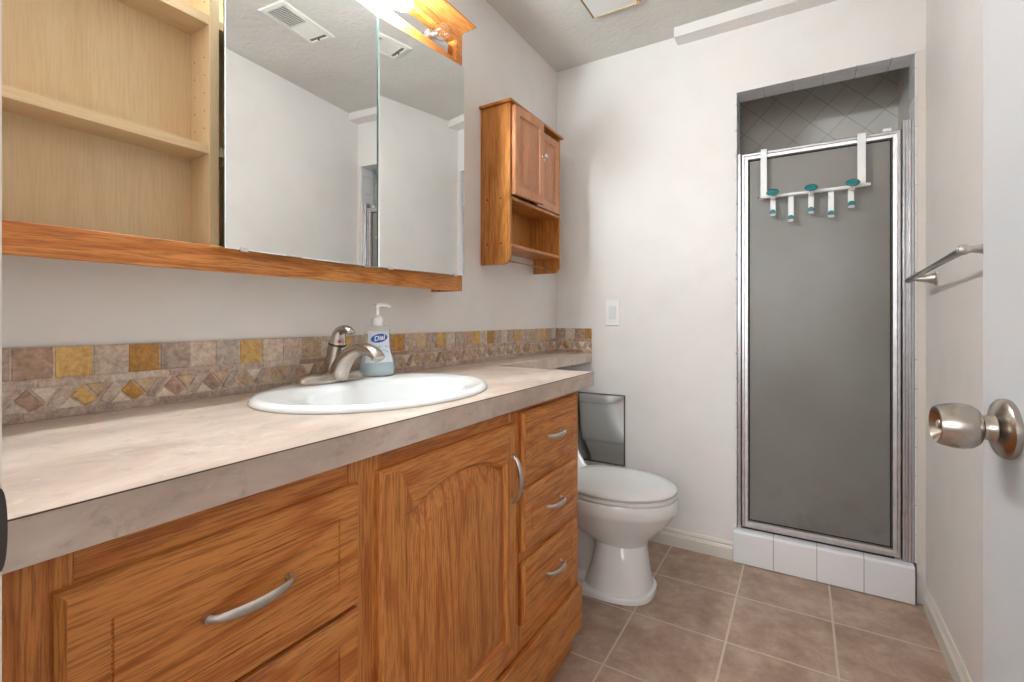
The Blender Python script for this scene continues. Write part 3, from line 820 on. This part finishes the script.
# light box with crown above the mirrors
root = thing('vanity_light_box', 'oak light box with globe bulbs and crown moulding above the mirrors', 'light fixture', (0.06, 0.7, 1.88))
LZ0, LZ1 = 1.889, 2.03; LY0, LY1 = 0.105, 1.309
OZa, OZb, OYa, OYb = 1.923, 1.990, 0.14, 1.277
def lbox(b):
    B(b, MX-0.018, MX, LY0, LY1, LZ0-0.013, OZa); B(b, MX-0.018, MX, LY0, LY1, OZb, LZ1+0.03)
    B(b, MX-0.018, MX, OYb, LY1, OZa, OZb); B(b, MX-0.018, MX, LY0, OYa, OZa, OZb)
part('face_board', lbox, oak_h, root)
def liner(b):
    B(b, 0.055, MX-0.0185, OYa, OYb, OZa-0.012, OZa); B(b, 0.055, MX-0.0185, OYa, OYb, OZb, OZb+0.012)
    B(b, 0.055, MX-0.0185, OYb, OYb+0.012, OZa-0.012, OZb+0.012)
part('recess_liner', liner, hon_h, root)
for y0 in (LY1-0.018, LY0): part('side_panel', lambda b: B(b, 0.0, MX-0.0185, y0, y0+0.0175, 1.876, LZ1-0.001), oak_v, root)
part('lamp_strip', lambda b: loft(b, [rectloop(0.056, OYa, OYb-0.012, 1.931, 1.980), rectloop(0.094, OYa, OYb-0.012, 1.931, 1.980), rectloop(0.101, OYa+0.006, OYb-0.018, 1.937, 1.974)]), chrome, root, 'chrome lamp strip')
def crown(b):
    prof = [(0.0, LZ1-0.010), (0.002, LZ1-0.008), (0.004, LZ1-0.002), (0.010, LZ1+0.003), (0.031, LZ1+0.018), (0.034, LZ1+0.020), (0.034, LZ1+0.027), (0.0, LZ1+0.027)]
    pts0 = [(MX+a, LY0, z) for a, z in prof]; pts1 = [(MX+a, LY1+a, z) for a, z in prof]; pts2 = [(0.0, LY1+a, z) for a, z in prof]
    loft(b, [pts0, pts1, pts2])
part('crown_moulding', crown, oak_h, root)
part('top_board', lambda b: B(b, 0.0, MX-0.0185, LY0, LY1-0.001, LZ1, LZ1+0.012), oak_h, root)
def socket(y):
    part('lamp_socket', lambda b: lathe(b, (0.098, y, 1.9555), (1,0,-0.12), [(0,0.018),(0.004,0.018),(0.006,0.0145),(0.016,0.0145)], 24), chrome, root, 'chrome lamp socket', smooth='auto')
for i, y in enumerate((1.166, 0.994, 0.822, 0.650, 0.478)):
    socket(y)
    c0 = (0.110, y, 1.954)
    r_ = 0.0265
    prof = [(-0.004, 0.010), (0.006, 0.012), (0.012, 0.016)] + [(0.040-r_*math.cos(t), r_*math.sin(t)) for t in [math.radians(a) for a in range(40, 181, 14)]]
    if i == 0:
        bo = thing('light_bulb', 'clear unlit globe bulb at the right end of the light box', 'light bulb', c0)
        g_ = part('globe', lambda b: lathe(b, c0, (1,0,-0.12), prof, 28), clear, bo, smooth=True)
        md = g_.modifiers.new('shell', 'SOLIDIFY'); md.thickness = 0.0008
        def fil(b):
            lathe(b, c0, (1,0,-0.12), [(0.0,0.006),(0.014,0.005),(0.022,0.002)], 12)
            tube(b, [(0.126,y-0.007,1.951),(0.130,y-0.003,1.954),(0.130,y+0.003,1.951),(0.126,y+0.007,1.954)], 0.0006, 6)
        part('filament_stem', fil, diffm, bo, smooth=True)
    else:
        bm = bmesh.new(); lathe(bm, c0, (1,0,-0.12), prof, 28)
        names = ['nearest the unlit clear bulb', 'second from the unlit clear bulb', 'third from the unlit clear bulb', 'furthest from the unlit clear bulb']
        bo = link('light_bulb', bm, bulbm, smooth=True)
        tag(bo, 'lit globe bulb in the oak light box, '+names[i-1], 'light bulb')
    bo['group'] = 'globe bulbs in the light box'

# ------------------------------------------------------------------ wall cabinet over the toilet
root = thing('wall_cabinet', 'small honey oak wall cabinet with two doors, shelf and towel rod', 'wall cabinet', (0.0, 1.83, 1.27))
CY0, CY1, CX = 1.588, 2.044, 0.140
def sidep(y0, y1):
    def f(b):
        r = 0.032; pts = [(0.001, 1.268), (CX-r, 1.268)]
        for k in range(1, 9):
            a = PI/2*k/8; pts.append((CX-r+r*math.sin(a), 1.268+r*(1-math.cos(a))))
        pts += [(CX, 1.896), (0.001, 1.896)]
        loft(b, [[(x, y, z) for x, z in pts] for y in (y0, y1)])
    return f
sd = part('side_panel', sidep(CY0, CY0+0.014), hon_v, root, bevel=0.0015)
plugm = mat('dark_plug', rgb(96, 58, 30), 0.5)
for x in (0.034, 0.098):
    for z in (1.350, 1.528): part('screw_plug', lambda b: lathe(b, (x, CY0+0.0005, z), (0,-1,0), [(0,0.0045),(0.0012,0.0040)], 12), plugm, sd, 'dark wooden plug')
part('side_panel', sidep(CY1-0.014, CY1), hon_v, root, bevel=0.0015)
part('top_board', lambda b: B(b, 0.001, CX+0.012, CY0-0.012, CY1+0.012, 1.896, 1.908), hon_h, root, bevel=0.003)
part('back_board', lambda b: B(b, 0.001, 0.006, CY0+0.014, CY1-0.014, 1.338, 1.896), hon_v, root)
part('shelf', lambda b: B(b, 0.006, CX-0.002, CY0+0.014, CY1-0.014, 1.523, 1.536), hon_h, root, bevel=0.001)
part('shelf', lambda b: B(b, 0.006, CX-0.002, CY0+0.014, CY1-0.014, 1.336, 1.349), hon_h, root, bevel=0.001)
part('towel_rod', lambda b: tube(b, [(0.092, CY0+0.013, 1.288), (0.092, CY1-0.013, 1.288)], 0.0048, 14), pnk_v, root, 'thin wooden towel rod', smooth='auto')
def cdoor(ya, xa, yb, xb, knob_near_b):
    a = Vector((xa, ya, 0)); c = Vector((xb, yb, 0)); d = (c-a).normalized(); n_ = Vector((d.y, -d.x, 0)); Lg = (c-a).length
    z0, z1 = 1.541, 1.890 if knob_near_b else 1.878
    def P(u, z, t): q = a+d*u+n_*t; return (q.x, q.y, z)
    def f(b):
        L_ = []
        for i, t in ((0,0),(0,0.013),(0.002,0.015),(0.034,0.015),(0.036,0.010),(0.041,0.0075),(0.046,0.0075),(0.060,0.0140),(0.062,0.0145)):
            L_.append([P(u, z, t) for u, z in ((i,z0+i),(Lg-i,z0+i),(Lg-i,z1-i),(i,z1-i))])
        loft(b, L_)
    o = part('door', f, pnk_v, root, 'rosy raised-panel door', smooth='auto')
    u = Lg-0.014 if knob_near_b else 0.016
    part('knob', lambda b: lathe(b, P(u, 1.740, 0.0148), n_, [(0,0.006),(0.002,0.0055),(0.006,0.0040),(0.010,0.0045),(0.013,0.0085),(0.018,0.0100),(0.022,0.0085),(0.0245,0.003)], 20), chrome, o, 'round chrome knob', smooth=True)
cdoor(1.603, 0.1415, 1.8205, 0.156, True)
cdoor(1.8225, 0.122, 2.028, 0.126, False)

# ------------------------------------------------------------------ toilet
TY = 1.850
root = thing('toilet', 'white one-piece toilet with closed lid between vanity and back wall', 'toilet', (0.36, TY, 0))
def egg(xb, xf, hw, z, e=2.25, n=56, cy=TY, wide=0.48, ef=2.05):
    """outline with widest point at wide fraction; front half elliptical, back squarer"""
    out = []; xc = xb+(xf-xb)*wide
    for i in range(n):
        t = 2*PI*i/n; c, s = math.cos(t), math.sin(t)
        if c >= 0: x = xc+(xf-xc)*abs(c)**(2/ef); y = hw*math.copysign(abs(s)**(2/ef), s)
        else: x = xc-(xc-xb)*abs(c)**(2/3.0); y = hw*math.copysign(abs(s)**(2/e), s)
        out.append((x, cy+y, z))
    return out
def bowl(b):
    P0 = TY-0.014
    k = dict(cy=P0, ef=2.9, wide=0.6)
    loft(b, [egg(0.06,0.628,0.134,0.0,**k), egg(0.06,0.633,0.138,0.003,**k), egg(0.06,0.633,0.138,0.020,**k), egg(0.062,0.629,0.135,0.0245,**k), egg(0.075,0.618,0.124,0.0265,**k)])
    loft(b, [egg(0.36,0.622,0.118,0.022,2.6,cy=P0,ef=2.6), egg(0.37,0.619,0.115,0.035,2.6,cy=P0,ef=2.6), egg(0.39,0.611,0.104,0.09,2.6,cy=P0,ef=2.5), egg(0.405,0.603,0.094,0.15,2.6,cy=P0+0.004,ef=2.4), egg(0.405,0.600,0.089,0.185,2.6),
             egg(0.345,0.615,0.108,0.212), egg(0.30,0.650,0.137,0.245), egg(0.26,0.682,0.160,0.280), egg(0.24,0.700,0.175,0.308),
             egg(0.225,0.709,0.183,0.320), egg(0.22,0.717,0.189,0.334), egg(0.22,0.717,0.189,0.362), egg(0.225,0.712,0.184,0.374)])
    def rr(x0, x1, hw, z): return sup((x0+x1)/2, TY, (x1-x0)/2, hw, z, 5, 40)
    loft(b, [rr(0.07,0.40,0.100,0.022), rr(0.07,0.40,0.066,0.05), rr(0.05,0.40,0.056,0.12), rr(0.04,0.40,0.066,0.20), rr(0.03,0.38,0.100,0.27), rr(0.02,0.36,0.150,0.33), rr(0.015,0.33,0.168,0.372)])
part('bowl', bowl, porc, root, smooth='auto')
def tank(b):
    def rr(xf, hw, z): return sup((0.012+xf)/2, TY, (xf-0.012)/2, hw, z, 6, 48)
    loft(b, [rr(0.335,0.172,0.360), rr(0.318,0.180,0.385), rr(0.285,0.188,0.415), rr(0.258,0.194,0.450), rr(0.238,0.199,0.490), rr(0.224,0.203,0.535), rr(0.216,0.205,0.583)])
part('tank', tank, porc, root, smooth=True)
def tlid(b):
    def rr(xf, hw, z): return sup((0.010+xf)/2, TY, (xf-0.010)/2, hw, z, 6, 48)
    loft(b, [rr(0.216,0.205,0.5845), rr(0.222,0.210,0.588), rr(0.222,0.210,0.612), rr(0.214,0.203,0.622), rr(0.18,0.185,0.626)])
part('tank_lid', tlid, porc, root, smooth=True)
part('flush_lever', lambda b: (lathe(b, (0.215, TY-0.15, 0.545), (1,0,0), [(0,0.010),(0.012,0.009)], 16), tube(b, [(0.232,TY-0.155,0.545),(0.236,TY-0.12,0.543),(0.236,TY-0.085,0.540)], [0.0055,0.005,0.006], 12)), chrome, root, 'chrome flush lever', smooth='auto')
part('seat', lambda b: loft(b, [egg(0.285,0.708,0.181,0.3755), egg(0.282,0.713,0.186,0.379), egg(0.282,0.713,0.186,0.388), egg(0.285,0.708,0.181,0.3915)]), seatm, root, smooth='auto')
part('seat_lid', lambda b: loft(b, [egg(0.275,0.706,0.181,0.3945), egg(0.272,0.711,0.186,0.398), egg(0.272,0.711,0.186,0.4045), egg(0.278,0.704,0.179,0.4095), egg(0.32,0.66,0.14,0.4135), egg(0.38,0.58,0.08,0.4150)]), seatm, root, smooth=True)
for s in (-0.07, 0.07):
    part('seat_hinge', lambda b: loft(b, [sup(0.300, TY+s, 0.016, 0.022, z, 4, 20) for z in (0.372, 0.408)]), seatm, root, bevel=0.003)

# ------------------------------------------------------------------ small wall mirror behind the tank
root = thing('small_wall_mirror', 'small rectangular mirror on the back wall beside the toilet tank', 'mirror', (0.22, D, 0.50))
def mfr(b):
    a0,a1,z0,z1 = 0.075,0.371,0.333,0.678
    loft(b, [[(x,y,z) for x,z in ((a0+i,z0+i),(a1-i,z0+i),(a1-i,z1-i),(a0+i,z1-i))] for i,y in ((0,D-0.0005),(0,D-0.010),(0.004,D-0.010),(0.0045,D-0.0062))], cap1=False)
part('frame', mfr, strikem, root, 'thin dark frame')
part('mirror_glass', lambda b: B(b, 0.0795,0.3665,D-0.0062,D-0.003,0.3375,0.6735), mirror, root)

# ------------------------------------------------------------------ light switch
root = thing('light_switch', 'white rocker light switch plate on the back wall', 'light switch', (0.307, D, 1.083))
part('switch_plate', lambda b: loft(b, [[(x,y,z) for x,z in ((0.2698+i,1.0195+i),(0.3445-i,1.0195+i),(0.3445-i,1.1465-i),(0.2698+i,1.1465-i))] for i,y in ((0,D-0.0003),(0,D-0.004),(0.003,D-0.0065))]), whitep, root, smooth='auto')
part('rocker', lambda b: loft(b, [[(0.2905,D-0.0064,1.050),(0.3238,D-0.0064,1.050),(0.3238,D-0.0064,1.117),(0.2905,D-0.0064,1.117)],[(0.2915,D-0.0075,1.051),(0.3228,D-0.0075,1.051),(0.3228,D-0.0105,1.116),(0.2915,D-0.0105,1.116)]]), mat('switch_white', rgb(222, 224, 224), 0.3), root)
for z in (1.034, 1.132): part('plate_screw', lambda b: lathe(b, (0.3072, D-0.0064, z), (0,-1,0), [(0,0.0035),(0.001,0.003)], 12), whitep, root)

# ------------------------------------------------------------------ towel bar
root = thing('towel_bar', 'round metal towel bar on the right wall beside the shower', 'towel bar', (W, 1.80, 1.195))
bx = 1.430
part('bar', lambda b: tube(b, [(bx, 2.150, 1.188), (bx, 1.475, 1.212)], 0.0105, 20), pewter, root, 'dark pewter rod', smooth='auto')
for y, z in ((2.128, 1.190), (1.485, 1.212)):
    def post(b):
        lathe(b, (W, y, z), (-1,0,0), [(0.0,0.026),(0.004,0.026),(0.006,0.021),(0.009,0.0185),(0.030,0.0125),(0.056,0.0078),(0.070,0.0082)], 28)
        if y < 2: lathe(b, (bx, y-0.014, z+0.0004), (0,1,0), [(0,0.004),(0.003,0.0100),(0.010,0.0125),(0.018,0.0125),(0.022,0.0095)], 24)
    part('post', post, pull_m, root, smooth='auto')

# ------------------------------------------------------------------ ceiling fixtures
root = thing('ceiling_light', 'square unlit ceiling light with brass-edged frosted panel near the back', 'ceiling light', (0.447, 1.81, H))
def cfr(b):
    a0,a1,y0,y1 = 0.345,0.549,1.69,1.937
    loft(b, [[(x,y,z) for x,y in ((a0+i,y0+i),(a1-i,y0+i),(a1-i,y1-i),(a0+i,y1-i))] for i,z in ((0,H-0.0005),(0,H-0.020),(0.008,H-0.024),(0.010,H-0.018))], cap1=False)
part('frame', cfr, brass, root, 'brass frame')
part('diffuser', lambda b: B(b, 0.3545,0.5395,1.6995,1.9275,H-0.022,H-0.016), diffm, root, 'frosted white panel')
root = thing('ceiling_vent', 'white louvred ceiling vent, seen reflected in the mirror doors', 'vent', (1.03, 1.42, H))
vx0,vx1,vy0,vy1 = 0.95,1.10,1.275,1.562
part('frame', lambda b: loft(b, [[(x,y,z) for x,y in ((vx0+i,vy0+i),(vx1-i,vy0+i),(vx1-i,vy1-i),(vx0+i,vy1-i))] for i,z in ((0,H-0.0005),(0,H-0.003),(0.004,H-0.007),(0.022,H-0.009),(0.024,H-0.004))], cap1=False), gritm, root)
part('duct_opening', lambda b: B(b, vx0+0.02,vx1-0.02,vy0+0.02,vy1-0.02,H-0.0035,H-0.0005), ductm, root, 'dark opening')
def slats(b, y0, y1, tilt):
    y = y0
    while y < y1-0.004:
        loft(b, [[(x,y,H-0.0085),(x,y+0.0016,H-0.0085),(x,y+0.0016+tilt,H-0.0036),(x,y+tilt,H-0.0036)] for x in (vx0+0.0235, vx1-0.0235)]); y += 0.0085
part('louvres', lambda b: slats(b, vy0+0.026, (vy0+vy1)/2-0.003, 0.0016), gritm, root)
part('louvres', lambda b: slats(b, (vy0+vy1)/2+0.004, vy1-0.034, -0.0042), gritm, root)
part('centre_bar', lambda b: B(b, vx0+0.022,vx1-0.022,(vy0+vy1)/2-0.003,(vy0+vy1)/2+0.002,H-0.0095,H-0.0036), gritm, root)
part('damper_knob', lambda b: lathe(b, ((vx0+vx1)/2, vy1-0.030, H-0.0085), (0,0,-1), [(0,0.004),(0.006,0.004)], 12), strikem, root)
# ------------------------------------------------------------------ entry door with knob
ang = math.radians(6.0)
HX, HY = 1.3785, 0.106
dvec = Vector((-math.sin(ang), math.cos(ang), 0)); dn = Vector((-math.cos(ang), -math.sin(ang), 0))   # along the leaf / towards camera side
LW = 0.712
root = thing('entry_door', 'plain white painted door standing open at the right edge', 'door', (HX, HY, 0))
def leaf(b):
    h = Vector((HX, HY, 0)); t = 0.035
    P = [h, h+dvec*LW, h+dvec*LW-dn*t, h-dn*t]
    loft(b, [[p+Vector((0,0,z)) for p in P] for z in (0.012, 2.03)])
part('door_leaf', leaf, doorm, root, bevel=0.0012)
kc = Vector((HX, HY, 0.9285))+dvec*(LW-0.063)
def rose(b): lathe(b, kc, dn, [(0,0.0335),(0.0015,0.034),(0.006,0.0335),(0.0085,0.031),(0.011,0.024),(0.014,0.0165),(0.019,0.0140),(0.025,0.0140)], 48)
kr = part('door_knob', rose, knobm, root, 'worn satin metal knob', smooth='auto')
def kn(b): lathe(b, kc, dn, [(0.0240,0.0125),(0.0260,0.0150),(0.0275,0.0210),(0.033,0.0248),(0.041,0.0262),(0.050,0.0258),(0.060,0.0235),(0.0645,0.0218),(0.065,0.0205),(0.0635,0.019),(0.054,0.0075)], 48)
part('knob_handle', kn, knobm, kr, smooth='auto')
part('knob_gap', lambda b: lathe(b, kc, dn, [(0.0246,0.0152),(0.0268,0.0152)], 32), black, kr, 'dark gap ring')
part('lock_button', lambda b: lathe(b, kc, dn, [(0.052,0.0062),(0.0615,0.0062),(0.063,0.0045)], 24), nickel, kr, 'round lock button', smooth='auto')
for z in (0.25, 1.02, 1.80):
    part('hinge', lambda b: tube(b, [(HX-0.006, HY-0.001, z-0.045), (HX-0.006, HY-0.001, z+0.045)], 0.006, 12), brass, root, smooth='auto')
# strike plate on the left jamb
bm = bmesh.new()
B(bm, JL, JL+0.0015, 0.045, YE-0.002, 0.880, 0.942)
lp = []
for k in range(13):
    a = -PI/2+PI*k/12; lp.append((YE-0.002+0.0045*math.cos(a)**0.7 if k not in (0, 12) else YE-0.002, 0.911+0.0285*math.sin(a)))
loft(bm, [[(x, y, z) for y, z in lp] for x in (JL-0.0008, JL+0.0015)])
sp_ = link('strike_plate', bm, strikem); tag(sp_, 'dark rounded strike plate on the left door jamb', 'strike plate')
